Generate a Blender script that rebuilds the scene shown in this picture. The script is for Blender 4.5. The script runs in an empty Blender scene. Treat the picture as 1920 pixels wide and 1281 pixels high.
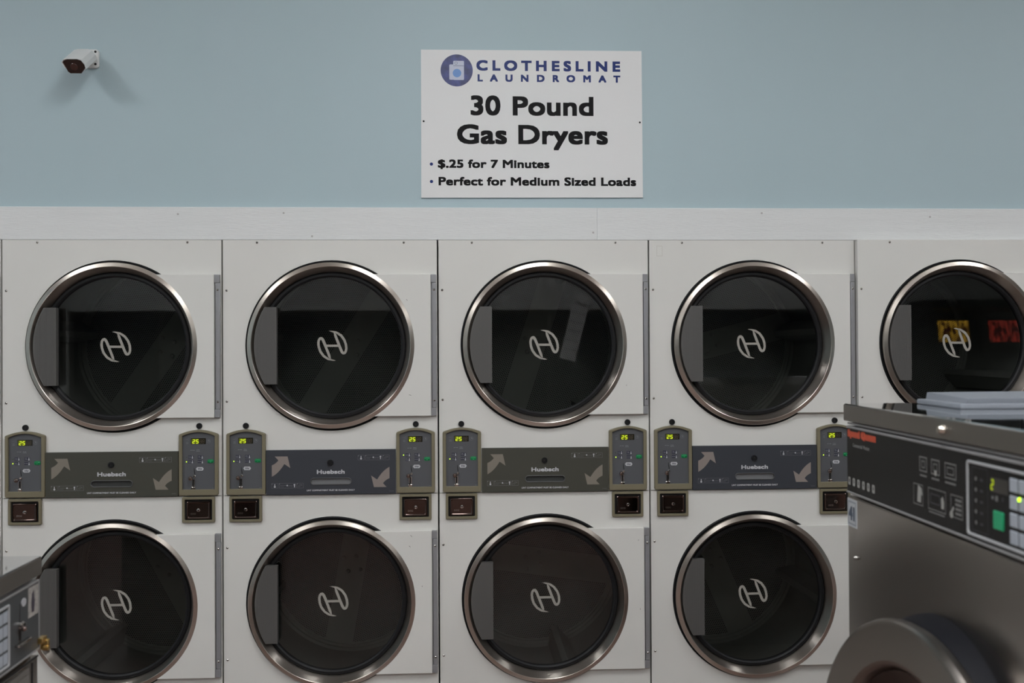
import bpy, bmesh, math, random
from mathutils import Vector, Matrix
PI = math.pi
random.seed(7)
SC = bpy.context.scene
COL = SC.collection

# ------------------------------------------------------------------ camera
CAM = (0.0829, -3.7523, 1.5251); YAW, PITCH, ROLL = 0.0521, 0.008, -0.0051
F = Vector((math.sin(YAW)*math.cos(PITCH), math.cos(YAW)*math.cos(PITCH), math.sin(PITCH)))
R0 = Vector((math.cos(YAW), -math.sin(YAW), 0)); U0 = R0.cross(F)
RR = R0*math.cos(ROLL) + U0*math.sin(ROLL); UU = -R0*math.sin(ROLL) + U0*math.cos(ROLL)
cd = bpy.data.cameras.new('camera'); cam = bpy.data.objects.new('camera', cd); COL.objects.link(cam)
cd.sensor_width = 36; cd.lens = 35.006; cd.clip_start = .05
cd.dof.use_dof = True; cd.dof.focus_distance = 3.72; cd.dof.aperture_fstop = 3.0
cam.matrix_world = Matrix(((RR.x, UU.x, -F.x, CAM[0]), (RR.y, UU.y, -F.y, CAM[1]), (RR.z, UU.z, -F.z, CAM[2]), (0, 0, 0, 1)))
SC.camera = cam

# ------------------------------------------------------------------ world, exposure
w = bpy.data.worlds.new('night'); SC.world = w; w.use_nodes = True
w.node_tree.nodes['Background'].inputs[0].default_value = (.02, .022, .03, 1)
w.node_tree.nodes['Background'].inputs[1].default_value = .3
SC.view_settings.view_transform = 'Standard'; SC.view_settings.look = 'None'
SC.view_settings.gamma = 1; SC.view_settings.use_curve_mapping = False
SC.view_settings.exposure = 0.0
LAMP = 21.4           # strength of the ceiling troffer diffusers
LAMPCOL = (1.0, 1.03, 1.05)

# ------------------------------------------------------------------ materials
MATS = {}
def nt(name):
    m = bpy.data.materials.new(name); m.use_nodes = True
    t = m.node_tree; return m, t, t.nodes['Principled BSDF']
def mat(name, col, rough=.5, metal=0., emit=None, es=1., bump=0., bscale=200., var=0., vscale=4., spec=.5, aniso=0., stretch=None, tangent=None, coat=0., arot=0.):
    if name in MATS: return MATS[name]
    m, t, b = nt(name); N, L = t.nodes, t.links
    b.inputs['Base Color'].default_value = (*col, 1); b.inputs['Roughness'].default_value = rough
    b.inputs['Metallic'].default_value = metal; b.inputs['Specular IOR Level'].default_value = spec
    b.inputs['Coat Weight'].default_value = coat
    if emit: b.inputs['Emission Color'].default_value = (*emit, 1); b.inputs['Emission Strength'].default_value = es
    tc = N.new('ShaderNodeTexCoord'); mp = N.new('ShaderNodeMapping'); L.new(tc.outputs['Object'], mp.inputs[0])
    if stretch: mp.inputs['Scale'].default_value = stretch
    if var:
        n = N.new('ShaderNodeTexNoise'); n.inputs['Scale'].default_value = vscale; n.inputs['Detail'].default_value = 6
        L.new(mp.outputs[0], n.inputs['Vector'])
        r = N.new('ShaderNodeMapRange'); r.inputs[1].default_value = .3; r.inputs[2].default_value = .7
        r.inputs[3].default_value = 1-var; r.inputs[4].default_value = 1+var*.5; L.new(n.outputs[0], r.inputs[0])
        h = N.new('ShaderNodeMixRGB'); h.blend_type = 'MULTIPLY'; h.inputs[0].default_value = 1
        h.inputs[1].default_value = (*col, 1); L.new(r.outputs[0], h.inputs[2]); L.new(h.outputs[0], b.inputs['Base Color'])
    if bump:
        n2 = N.new('ShaderNodeTexNoise'); n2.inputs['Scale'].default_value = bscale; n2.inputs['Detail'].default_value = 3
        L.new(mp.outputs[0], n2.inputs['Vector'])
        bp = N.new('ShaderNodeBump'); bp.inputs['Strength'].default_value = bump; bp.inputs['Distance'].default_value = .002
        L.new(n2.outputs[0], bp.inputs['Height']); L.new(bp.outputs[0], b.inputs['Normal'])
    if aniso:
        b.inputs['Anisotropic'].default_value = aniso; b.inputs['Anisotropic Rotation'].default_value = arot
        if tangent:
            tg = N.new('ShaderNodeTangent'); tg.direction_type = 'RADIAL'; tg.axis = tangent; L.new(tg.outputs[0], b.inputs['Tangent'])
    MATS[name] = m; return m

WHITE = mat('white_enamel', (.695, .680, .645), .38, var=.035, vscale=3., bump=.02, bscale=900)
WALLP = mat('blue_wall_paint', (.410, .515, .550), .6, var=.02, vscale=1.5, bump=.06, bscale=260)
BOARD = mat('white_painted_board', (.72, .725, .72), .55, bump=.5, bscale=60, stretch=(.5, 1, 9), var=.03, vscale=8)
CEIL = mat('ceiling_tile', (.72, .71, .69), .8, bump=.1, bscale=90)
SIGNW = mat('sign_white', (.76, .755, .75), .5, spec=.25)
INK = mat('black_print', (.006, .0055, .006), .5, spec=.12)
NAVY = mat('navy_print', (.003, .020, .14), .45, spec=.3)
STEEL = mat('brushed_steel_ring', (.56, .505, .45), .30, 1., aniso=.72, tangent='Y', arot=.25)
BLACKR = mat('black_rubber', (.009, .009, .010), .5, spec=.25)
HOLE = mat('dark_gap', (.006, .005, .005), .8)
HANDLE = mat('ribbed_grey_plastic', (.105, .100, .095), .45)
HINGE = mat('hinge_zinc', (.30, .30, .31), .42, .4)
SCREW = mat('screw_steel', (.55, .53, .5), .25, 1.)
SCREWD = mat('screw_recess', (.02, .02, .02), .5)
KHAKI = mat('khaki_frame', (.180, .157, .100), .5, bump=.05, bscale=700)
FACE = mat('panel_grey_face', (.088, .09, .098), .42)
OLIVE = mat('olive_grey_panel', (.054, .053, .041), .42, bump=.04, bscale=900)
SLATE = mat('slate_grey_panel', (.038, .041, .050), .42, bump=.04, bscale=900)
GRIPR = mat('grip_rim_plastic', (.095, .095, .095), .4); GRIPS = mat('grip_smooth_plastic', (.17, .17, .175), .5); GRIPO = mat('grip_textured_plastic', (.035, .036, .034), .7, bump=.6, bscale=400)
TAN = mat('tan_print', (.21, .185, .15), .45); TAUPE = mat('taupe_print', (.25, .21, .19), .45)
PRINT = mat('pale_print', (.50, .50, .52), .45); PRINTD = mat('dim_print', (.20, .20, .21), .45)
BTN = mat('button_navy', (.03, .03, .05), .4)
GREEN = mat('green_button', (.0, .20, .06), .35)
LCDW = mat('display_window', (.02, .018, .012), .15); LCDG = mat('lit_segment_glow', (.06, .07, .005), .3, emit=(.16, .18, .0), es=.22)
SEG = mat('lit_digit', (.3, .4, .02), .4, emit=(.75, .90, .03), es=1.1); DIMSEG = mat('unlit_digit', (.10, .075, .05), .4)
LED = mat('lit_led', (.3, .5, .0), .4, emit=(.6, 1., .05), es=1.6); LEDOFF = mat('unlit_led', (.04, .05, .03), .3)
CHROME = mat('chrome', (.50, .47, .45), .10, 1.); COIND = mat('coin_door_chrome_darkened', (.13, .095, .085), .09, 1.)  # coin door base darkened to imitate the dark room reflected in its metal
KNOBC = mat('dark_chrome', (.30, .23, .21), .2, 1.)
EMBLEM = mat('emblem_silver', (.33, .31, .275), .4)
STAIN = mat('stainless_front', (.40, .37, .345), .24, 1., bump=.01, bscale=30, stretch=(1, 1, 40))
STTOP = mat('stainless_top', (.62, .63, .64), .045, 1.); LIPM = mat('stainless_lip_satin', (.31, .285, .26), .38, 1.)
STEDGE = mat('stainless_lip', (.42, .40, .38), .32, 1.)
BLKPAN = mat('black_panel', (.011, .010, .010), .4, spec=.3)
RAIL = mat('silver_trim', (.34, .33, .33), .4, .3)
RED = mat('red_print', (.62, .085, .035), .45)
KEY = mat('pale_key', (.42, .45, .50), .4)
LIDP = mat('grey_blue_plastic', (.225, .240, .270), .5)
BRASS = mat('brass', (.62, .42, .16), .3, 1.)
CAMW = mat('white_plastic', (.70, .70, .69), .4)
DRUMS = mat('drum_steel', (.33, .335, .325), .45, .35, var=.1, vscale=6)

def drum_back_mat():
    m, t, b = nt('perforated_drum_back'); N, L = t.nodes, t.links
    tc = N.new('ShaderNodeTexCoord'); sx = N.new('ShaderNodeSeparateXYZ'); L.new(tc.outputs['Object'], sx.inputs[0])
    def M(op, a, b_=None, c=None):
        n = N.new('ShaderNodeMath'); n.operation = op
        for i, v in enumerate((a, b_, c)):
            if v is None: continue
            if isinstance(v, (int, float)): n.inputs[i].default_value = v
            else: L.new(v, n.inputs[i])
        return n.outputs[0]
    X, Z = sx.outputs[0], sx.outputs[2]; P = .0092
    def cell(off):
        fx = M('MULTIPLY', M('SUBTRACT', M('FRACT', M('ADD', M('DIVIDE', X, P), 100+off)), .5), P)
        fz = M('MULTIPLY', M('SUBTRACT', M('FRACT', M('ADD', M('DIVIDE', Z, P*1.732), 100+off)), .5), P*1.732)
        return M('SQRT', M('ADD', M('MULTIPLY', fx, fx), M('MULTIPLY', fz, fz)))
    d = M('MINIMUM', cell(0.), cell(.5)); hole = M('LESS_THAN', d, .0029)
    rad = M('SQRT', M('ADD', M('MULTIPLY', X, X), M('MULTIPLY', Z, Z)))
    ok = M('MULTIPLY', M('LESS_THAN', rad, .345), M('GREATER_THAN', M('ABSOLUTE', Z), .058))
    hole = M('MULTIPLY', hole, ok)
    mix = N.new('ShaderNodeMixRGB'); L.new(hole, mix.inputs[0]); mix.inputs[1].default_value = (.36, .37, .355, 1); mix.inputs[2].default_value = (.004, .004, .004, 1)
    L.new(mix.outputs[0], b.inputs['Base Color']); L.new(M('MULTIPLY', M('SUBTRACT', 1., hole), .35), b.inputs['Metallic'])
    b.inputs['Roughness'].default_value = .45
    return m
DBACK = drum_back_mat()

def glass_mat(name, tint, refl=1.6, rough=.0):
    m = bpy.data.materials.new(name); m.use_nodes = True; t = m.node_tree; N, L = t.nodes, t.links; N.clear()
    o = N.new('ShaderNodeOutputMaterial'); mx = N.new('ShaderNodeMixShader'); tr = N.new('ShaderNodeBsdfTransparent'); gl = N.new('ShaderNodeBsdfGlossy')
    tr.inputs[0].default_value = (*tint, 1); gl.inputs['Roughness'].default_value = rough
    fr = N.new('ShaderNodeFresnel'); fr.inputs[0].default_value = 1.5
    ge = N.new('ShaderNodeNewGeometry'); a = N.new('ShaderNodeMath'); a.operation = 'SUBTRACT'; a.inputs[0].default_value = 1; L.new(ge.outputs['Backfacing'], a.inputs[1])
    b = N.new('ShaderNodeMath'); b.operation = 'MULTIPLY'; L.new(fr.outputs[0], b.inputs[0]); b.inputs[1].default_value = refl
    c = N.new('ShaderNodeMath'); c.operation = 'MULTIPLY'; c.use_clamp = True; L.new(a.outputs[0], c.inputs[0]); L.new(b.outputs[0], c.inputs[1])
    L.new(c.outputs[0], mx.inputs[0]); L.new(tr.outputs[0], mx.inputs[1]); L.new(gl.outputs[0], mx.inputs[2]); L.new(mx.outputs[0], o.inputs[0])
    return m
GLASS = glass_mat('tinted_door_glass', (.73, .735, .72))
PANE = glass_mat('window_glass', (.5, .5, .5), 1.2)

def floor_mat():
    m, t, b = nt('floor_tile'); N, L = t.nodes, t.links
    tc = N.new('ShaderNodeTexCoord'); br = N.new('ShaderNodeTexBrick'); L.new(tc.outputs['Object'], br.inputs['Vector'])
    br.offset = 0; br.inputs['Scale'].default_value = 1; br.inputs['Brick Width'].default_value = .3; br.inputs['Row Height'].default_value = .3; br.inputs['Mortar Size'].default_value = .004
    br.inputs['Color1'].default_value = (.23, .145, .12, 1); br.inputs['Color2'].default_value = (.20, .13, .11, 1); br.inputs['Mortar'].default_value = (.15, .11, .1, 1)
    L.new(br.outputs[0], b.inputs['Base Color']); b.inputs['Roughness'].default_value = .35
    return m
FLOOR = floor_mat()

# ------------------------------------------------------------------ geometry helpers
def box(bm, x0, x1, y0, y1, z0, z1, bev=0., seg=2, mi=0):
    vs = [bm.verts.new(p) for p in ((x0,y0,z0),(x1,y0,z0),(x1,y1,z0),(x0,y1,z0),(x0,y0,z1),(x1,y0,z1),(x1,y1,z1),(x0,y1,z1))]
    fs = [bm.faces.new([vs[i] for i in q]) for q in ((0,3,2,1),(4,5,6,7),(0,1,5,4),(1,2,6,5),(2,3,7,6),(3,0,4,7))]
    for f in fs: f.material_index = mi
    if bev:
        es = list({e for f in fs for e in f.edges})
        r = bmesh.ops.bevel(bm, geom=es, offset=bev, segments=seg, profile=.5, affect='EDGES', clamp_overlap=True)
        for f in r['faces']: f.material_index = mi
def prism(bm, pts, y0, y1, mi=0):
    """polygon in XZ (counter-clockwise seen from the front) between y0 (front) and y1"""
    a = [bm.verts.new((x, y0, z)) for x, z in pts]; b = [bm.verts.new((x, y1, z)) for x, z in pts]; n = len(pts)
    fs = [bm.faces.new(a)] + [bm.faces.new(list(reversed(b)))]
    for i in range(n): fs.append(bm.faces.new((a[i], b[i], b[(i+1) % n], a[(i+1) % n])))
    for f in fs: f.material_index = mi
def flat(bm, pts, y, mi=0):
    f = bm.faces.new([bm.verts.new((x, y, z)) for x, z in pts]); f.material_index = mi
def rect(bm, x0, x1, z0, z1, y, mi=0): flat(bm, [(x0,z0),(x1,z0),(x1,z1),(x0,z1)], y, mi)
def outline(bm, x0, x1, z0, z1, y, t, mi=0):
    rect(bm, x0, x1, z0, z0+t, y, mi); rect(bm, x0, x1, z1-t, z1, y, mi); rect(bm, x0, x0+t, z0+t, z1-t, y, mi); rect(bm, x1-t, x1, z0+t, z1-t, y, mi)
def circ(cx, cz, r, n=24, a0=0, rz=None): return [(cx+r*math.cos(a0+2*PI*i/n), cz+(rz or r)*math.sin(a0+2*PI*i/n)) for i in range(n)]
def rrect(x0, x1, z0, z1, r, n=5):
    p = []
    for cx, cz, a in ((x1-r, z0+r, -PI/2), (x1-r, z1-r, 0), (x0+r, z1-r, PI/2), (x0+r, z0+r, PI)):
        for i in range(n+1): t = a+PI/2*i/n; p.append((cx+r*math.cos(t), cz+r*math.sin(t)))
    return p
def lathe(bm, prof, seg=96, cx=0, cz=0, closed=False, mi=0):
    """revolve (r, y) about the y axis through (cx, cz)"""
    rings = []
    for r, y in prof:
        if r < 1e-6: rings.append([bm.verts.new((cx, y, cz))])
        else: rings.append([bm.verts.new((cx+r*math.cos(2*PI*i/seg), y, cz+r*math.sin(2*PI*i/seg))) for i in range(seg)])
    n = len(rings)
    for k in range(n if closed else n-1):
        A, B = rings[k], rings[(k+1) % n]
        for i in range(seg):
            j = (i+1) % seg
            if len(A) == 1 and len(B) == 1: continue
            if len(A) == 1: f = bm.faces.new((A[0], B[j], B[i]))
            elif len(B) == 1: f = bm.faces.new((A[i], A[j], B[0]))
            else: f = bm.faces.new((A[i], A[j], B[j], B[i]))
            f.material_index = mi
def loft(bm, loops, cap0=False, cap1=False, mi=0):
    R = [[bm.verts.new(p) for p in l] for l in loops]; n = len(R[0])
    for A, B in zip(R, R[1:]):
        for i in range(n): bm.faces.new((A[i], A[(i+1) % n], B[(i+1) % n], B[i])).material_index = mi
    if cap0: bm.faces.new(R[0]).material_index = mi
    if cap1: bm.faces.new(list(reversed(R[-1]))).material_index = mi
def ribbon(pts, ws):
    """2-D stroke outline with a width at each point"""
    L, Rr = [], []
    for i, p in enumerate(pts):
        a = pts[max(0, i-1)]; b = pts[min(len(pts)-1, i+1)]
        dx, dz = b[0]-a[0], b[1]-a[1]; l = math.hypot(dx, dz) or 1; nx, nz = -dz/l, dx/l; h = ws[i]/2
        L.append((p[0]+nx*h, p[1]+nz*h)); Rr.append((p[0]-nx*h, p[1]-nz*h))
    return L, Rr
def stroke(bm, pts, ws, y, yb=None, mi=0):
    if not isinstance(ws, (list, tuple)): ws = [ws]*len(pts)
    L, Rr = ribbon(pts, ws)
    for i in range(len(pts)-1):
        q = [Rr[i], Rr[i+1], L[i+1], L[i]]
        if yb is None: flat(bm, q, y, mi)
        else: prism(bm, q, y, yb, mi)
def mesh(name, bm, mats, smooth=21):
    bmesh.ops.recalc_face_normals(bm, faces=bm.faces)
    return mesh_raw(name, bm, mats, smooth)
def mesh_raw(name, bm, mats, smooth=21):
    me = bpy.data.meshes.new(name); bm.to_mesh(me); bm.free()
    for m in (mats if isinstance(mats, (list, tuple)) else [mats]): me.materials.append(m)
    if smooth:
        for p in me.polygons: p.use_smooth = True
        me.set_sharp_from_angle(angle=math.radians(smooth))
    return me
CACHE = {}
ABS = {}
def ob(name, key, fn, mats, parent=None, at=(0, 0, 0), rot=None, smooth=21, raw=False, label=None):
    """one mesh object; mesh data shared through `key`; `at` is given in the thing's own frame"""
    if key is None or key not in CACHE:
        bm = bmesh.new(); fn(bm); me = (mesh_raw if raw else mesh)(name, bm, mats, smooth)
        if key: CACHE[key] = me
    else: me = CACHE[key]
    o = bpy.data.objects.new(name, me); COL.objects.link(o)
    if parent is not None:
        o.parent = parent; pa = ABS.get(parent.name, Vector((0, 0, 0))); o.location = Vector(at)-pa
        ABS[o.name] = Vector(at)
    else: o.location = at; ABS[o.name] = Vector((0, 0, 0))
    if rot: o.rotation_euler = rot
    if label: o['label'] = label
    return o
def thing(name, label, cat, loc, rz=0, group=None):
    o = bpy.data.objects.new(name, None); COL.objects.link(o); o.location = loc; o.rotation_euler = (0, 0, rz); o.empty_display_size = .1
    o['label'] = label; o['category'] = cat; ABS[o.name] = Vector((0, 0, 0))
    if group: o['group'] = group
    return o
def tag(o, label, cat, group=None):
    o['label'] = label; o['category'] = cat
    if group: o['group'] = group
    return o
def struct(name, fn, mats, smooth=0):
    o = ob(name, None, fn, mats, smooth=smooth); o['kind'] = 'structure'; return o

_TX = {}
def glyphs(s, spacing):
    k = (s, round(spacing, 4))
    if k in _TX: return _TX[k]
    c = bpy.data.curves.new('t', 'FONT'); c.body = s; c.size = 1; c.resolution_u = 4; c.space_character = spacing; c.fill_mode = 'FRONT'
    o = bpy.data.objects.new('t', c); COL.objects.link(o)
    dg = bpy.context.evaluated_depsgraph_get(); me = bpy.data.meshes.new_from_object(o.evaluated_get(dg))
    v = [(p.co.x, p.co.y) for p in me.vertices]; f = [tuple(p.vertices) for p in me.polygons]
    COL.objects.unlink(o); bpy.data.objects.remove(o); bpy.data.curves.remove(c); bpy.data.meshes.remove(me)
    _TX[k] = (v, f); return v, f
_cap = glyphs('H', 1.)[0]; CAPH = max(p[1] for p in _cap)-min(p[1] for p in _cap); CAP0 = min(p[1] for p in _cap)
def text(bm, s, x0, x1, z0, cap, y, bold=0., xs=1., mi=0, n=10, fit='space'):
    k = (cap-2*bold)/CAPH; W = (x1-x0)-2*bold
    def width(sp):
        v, _ = glyphs(s, sp); a = [p[0] for p in v]; return (max(a)-min(a))*k*xs
    sp = 1.
    if fit == 'none': sp = 1.03 if bold else 1.
    if fit == 'space' and len(s) > 1:
        w1, w2 = width(1.), width(2.); sp = 1+(W-w1)/(w2-w1)
    v, f = glyphs(s, sp); a = [p[0] for p in v]; mn, mx = min(a), max(a); kx = W/(mx-mn) if (mx-mn) > 0 else k
    offs = [(0, 0)] if not bold else [(bold*i, bold*j*.92) for i, j in ((-1, -1), (0, -1), (1, -1), (1, 0), (1, 1), (0, 1), (-1, 1), (-1, 0), (0, 0))]
    for j, (ox, oz) in enumerate(offs):
        vs = [bm.verts.new((x0+bold+(px-mn)*kx+ox, y+j*2e-6, z0+bold+(pz-CAP0)*k+oz)) for px, pz in v]
        for q in f:
            try: bm.faces.new([vs[i] for i in q]).material_index = mi
            except ValueError: pass

SEGS = {'2': 'abged', '5': 'afgcd', '8': 'abcdefg'}
def seven(bm, ch, x, z, w, h, y, t, mi, sl=.12):
    def P(px, pz): return (x+px+sl*pz, z+pz)
    S = {'a': (0, h, w, h), 'd': (0, 0, w, 0), 'g': (0, h/2, w, h/2), 'f': (0, h/2, 0, h), 'b': (w, h/2, w, h), 'e': (0, 0, 0, h/2), 'c': (w, 0, w, h/2)}
    for c in SEGS[ch]:
        a, b, c2, d = S[c]; stroke(bm, [P(a, b), P(c2, d)], t, y, mi=mi)

# ------------------------------------------------------------------ the room
XL, XR, YF, YW, ZC = -5.2, 8.4, -8.6, .02, 3.9
struct('floor', lambda b: box(b, XL, XR, YF, 1.5, -.1, 0), FLOOR)
struct('ceiling', lambda b: box(b, XL, XR, YF, 1.5, ZC, ZC+.1), CEIL)
def wb(b):
    box(b, XL, XR, YW, YW+.12, 1.96, ZC); box(b, XL, -2.45, YW, YW+.12, 0, 1.96); box(b, 2.45, XR, YW, YW+.12, 0, 1.96)
struct('wall_back', wb, WALLP)
struct('wall_rear', lambda b: box(b, XL, XR, 1.4, 1.5, 0, ZC), WALLP)
struct('wall_left', lambda b: box(b, XL-.1, XL, YF, 1.5, 0, ZC), WALLP)
struct('wall_right', lambda b: box(b, XR, XR+.1, YF, 1.5, 0, ZC), WALLP)
WX = [(-4.7, -2.5), (-2.3, -.1), (.1, 2.3), (2.5, 5.2)]
def wf(b):
    box(b, XL, XR, YF-.15, YF, 0, .25); box(b, XL, XR, YF-.15, YF, 2.02, ZC)
    xs = [XL]+[v for a in WX for v in a]+[XR]
    for i in range(0, len(xs), 2): box(b, xs[i], xs[i+1], YF-.15, YF, .25, 2.02)
struct('wall_front', wf, mat('cream_wall_paint', (.50, .51, .49), .6))
FR = mat('dark_window_frame', (.03, .03, .032), .4)
for i, (a, c) in enumerate(WX):
    o = struct('window_%d' % (i+1), lambda b: box(b, a, c, YF-.09, YF-.08, .25, 2.02), PANE)
    def fr_(b):
        for x0, x1, z0, z1 in ((a, a+.05, .25, 2.02), (c-.05, c, .25, 2.02), (a+.05, c-.05, .25, .30), (a+.05, c-.05, 1.97, 2.02), ((a+c)/2-.02, (a+c)/2+.02, .3, 1.97)):
            box(b, x0, x1, YF-.12, YF-.05, z0, z1)
    ob('window_frame', None, fr_, FR, o)
def nail(b): lathe(b, [(0, -.0008), (.0035, -.0006), (.004, 0)], 14)
for k, (x0, x1) in enumerate(((XL, .6035), (.6039, XR))):
    o = struct('trim_%d' % (k+1), lambda b: box(b, x0, x1, .004, YW, 1.9395, 2.0615, .0012, 1), BOARD)
    for px, pz in ((-.962, 2.035), (-.573, 2.04), (-.468, 1.953), (.59, 1.968), (1.24, 2.043), (1.9, 2.03)):
        if x0 < px < x1: ob('nail', 'nail', nail, mat('painted_nail', (.45, .43, .42), .6), o, (px, .004, pz))

# ceiling troffers (the room's lamps)
DIFF = mat('lit_diffuser', (.9, .9, .9), .5, emit=LAMPCOL, es=LAMP)
tx = [(-3.3, 'left'), (.3, 'middle'), (3.9, 'right')]; ty = [(-2.3, 'nearest the dryers'), (-4.9, 'above the aisle'), (-7.3, 'by the front windows')]
for X, cn in tx:
    for Y, rn in ty:
        t = thing('ceiling_light', 'rectangular ceiling light panel, %s row, %s' % (cn, rn), 'ceiling light', (X, Y, ZC), 0, 'ceiling light panels')
        def fr2(b):
            for x0, x1, y0, y1 in ((-.32, -.29, -.62, .62), (.29, .32, -.62, .62), (-.29, .29, -.62, -.59), (-.29, .29, .59, .62)): box(b, x0, x1, y0, y1, -.03, 0)
        ob('housing', 'trf', fr2, CEIL, t); ob('diffuser', 'trd', lambda b: box(b, -.29, .29, -.59, .59, -.022, -.012), DIFF, t)

# ------------------------------------------------------------------ stacked tumble dryers
CX, RZ = .4035, (1.5435, .5865)     # door centre in a cabinet, upper and lower
SEAM = .9872
def panel_with_hole(b, x0, x1, z0, z1, cx, cz, r, y0, y1, n=96):
    A = [(cx+r*math.cos(2*PI*i/n), cz+r*math.sin(2*PI*i/n)) for i in range(n)]
    def edge(a):
        c, s = math.cos(a), math.sin(a); k = 1e9
        if c > 1e-9: k = min(k, (x1-cx)/c)
        if c < -1e-9: k = min(k, (x0-cx)/c)
        if s > 1e-9: k = min(k, (z1-cz)/s)
        if s < -1e-9: k = min(k, (z0-cz)/s)
        return (cx+c*k, cz+s*k)
    angs = [2*PI*i/n for i in range(n)]
    for q in ((x0, z0), (x1, z0), (x1, z1), (x0, z1)):      # move the nearest sample onto each corner
        a = math.atan2(q[1]-cz, q[0]-cx) % (2*PI); i = min(range(n), key=lambda i: abs(angs[i]-a)); angs[i] = a
        A[i] = (cx+r*math.cos(a), cz+r*math.sin(a))
    B = [edge(a) for a in angs]
    loft(b, [[(p[0], y1, p[1]) for p in B], [(p[0], y0, p[1]) for p in B], [(p[0], y0, p[1]) for p in A], [(p[0], y0+.03, p[1]) for p in A]])
def cabinet(b):
    x0, x1, y0, y1 = .003, .797, .004, 1.05
    for q in ((x0, x0+.004, y0, y1, .02, 1.938), (x1-.004, x1, y0, y1, .02, 1.938), (x0, x1, y1-.004, y1, .02, 1.938), (x0, x1, y0, y1, 1.934, 1.938), (x0, x1, y0, y1, .02, .024), (x0, x1, y0+.03, y1, SEAM-.02, SEAM)): box(b, *q)
    box(b, .02, .78, .03, 1.0, 0, .02)
def seal(b): lathe(b, [(.300, .060), (.3185, .060), (.3185, .012), (.3185, .003), (.314, -.0005), (.306, .003), (.296, .012), (.296, .055)], 96, closed=True)
def door_plate(b):
    r = .3035; h = .2655; a0 = math.asin(h/r); n = 24
    arc = [(r*math.cos(a0-2*a0*i/n), r*math.sin(a0-2*a0*i/n)) for i in range(n+1)]
    P = arc+[(.3690, -h), (.3705, -h+.0015), (.3705, h-.0015), (.3690, h)]   # the white hinge plate, cut round to meet the ring
    I = lambda d: [(x+(d if i <= n else -d if i < n+5 else 0), max(-h+d, min(h-d, z))) for i, (x, z) in enumerate(P)]
    loft(b, [[(x, -.0015, z) for x, z in P], [(x, -.0165, z) for x, z in P], [(x, -.0180, z) for x, z in I(.0015)]], True, True)
def door_ring(b):
    lathe(b, [(.300, -.002), (.3080, -.004), (.3100, -.009), (.3096, -.0168), (.3084, -.0185), (.2950, -.0222), (.2935, -.0215), (.2922, -.0185), (.2780, .018), (.2765, .022), (.2755, .030), (.296, .030), (.300, .01)], 144, closed=True)
def door_gasket(b): lathe(b, [(.2765, .024), (.271, .017), (.263, .016), (.2575, .020), (.2565, .028), (.258, .040), (.2755, .040)], 96, closed=True)
def door_glass(b): lathe(b, [(0, .029), (.262, .029), (.262, .033), (0, .033)], 96)
def door_handle(b):
    r = .2840; h0, h1 = -.1435, .1435; xr = -.2010
    pts = [(xr, h0), (xr, h1)]; n = 14
    for i in range(n+1):
        z = h1+(h0-h1)*i/n; pts.append((-math.sqrt(r*r-z*z), z))
    prism(b, pts, -.018, .006)
    x = -.278
    while x < xr-.003:                                           # fine vertical ribs
        zz = min(.1425, math.sqrt(max(0, (r-.002)**2-x*x))); box(b, x, x+.0022, -.0192, -.018, -zz, zz); x += .0042
def handle_stem(b): box(b, -.262, -.2015, .006, .0165, -.1425, .1425)
def emblem(b):
    k = .000575                                        # zoom pixels to metres
    def side(sg):
        q = [(22, 97), (5, 95), (-27, 87), (-56, 68), (-78, 38), (-88, 8), (-91, -20), (-87, -38), (-80, -47), (-71, -49), (-64, -43), (-58, -32), (-43, 6), (-20, 66), (-12, 90)]
        ws = [1, 8, 14, 16, 16, 16, 16, 16, 17, 18, 18, 18, 17, 17, 6]
        # densify
        P, W = [], []
        for i in range(len(q)-1):
            for t in (0, .5): P.append((q[i][0]*(1-t)+q[i+1][0]*t, q[i][1]*(1-t)+q[i+1][1]*t)); W.append(ws[i]*(1-t)+ws[i+1]*t)
        P.append(q[-1]); W.append(ws[-1])
        stroke(b, [(sg*x*k*1.0, -sg*z*k) for x, z in P], [v*k for v in W], -.0012 if sg > 0 else -.00121, None)
    side(1); side(-1)
    stroke(b, [(-40*k, 0), (40*k, 0)], 15*k, -.00122)
def drum_wall(b):
    lathe(b, [(.262, .05), (.275, .05), (.285, .055), (.385, .075), (.385, .68)], 96)
def drum_back(b):
    lathe(b, [(.385, -.0), (.372, .0), (.366, -.006), (.356, -.006), (.352, 0), (0, 0)], 96)
def drum_bolt(b): lathe(b, [(0, -.006), (.006, -.006), (.009, -.003), (.009, 0)], 16)
def lifter(b):
    # a vane along the drum wall, triangular in section
    loft(b, [[(-.045, .14, -.372), (.045, .14, -.372), (.012, .14, -.315), (-.012, .14, -.315)], [(-.045, .672, -.372), (.045, .672, -.372), (.012, .672, -.30), (-.012, .672, -.30)]], True, True)
def hinge_bar(b):
    box(b, -.0045, .0155, -.0135, .002, .2350, .2650, .0012); box(b, -.0045, .0155, -.0135, .002, -.2650, -.2350, .0012)
    box(b, -.0005, .0165, -.0125, .002, -.2345, .2345, .0020); box(b, -.0035, -.0008, -.004, .002, -.2345, .2345)
def screw(b):
    lathe(b, [(0, -.0034), (.0022, -.0032), (.0040, -.0018), (.0047, 0)], 18, mi=0); lathe(b, [(0, -.00345), (.0017, -.0034)], 12, mi=1)
def lock(b):
    lathe(b, [(0, -.004), (.0050, -.004), (.0058, -.0062), (.0105, -.0060), (.0112, -.003), (.0112, .001)], 28)
    box(b, -.0006, .0006, -.0046, -.004, -.0035, .0035)
def lock_pin(b): lathe(b, [(0, -.0045), (.0016, -.0044), (.0018, -.004)], 12)

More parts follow.
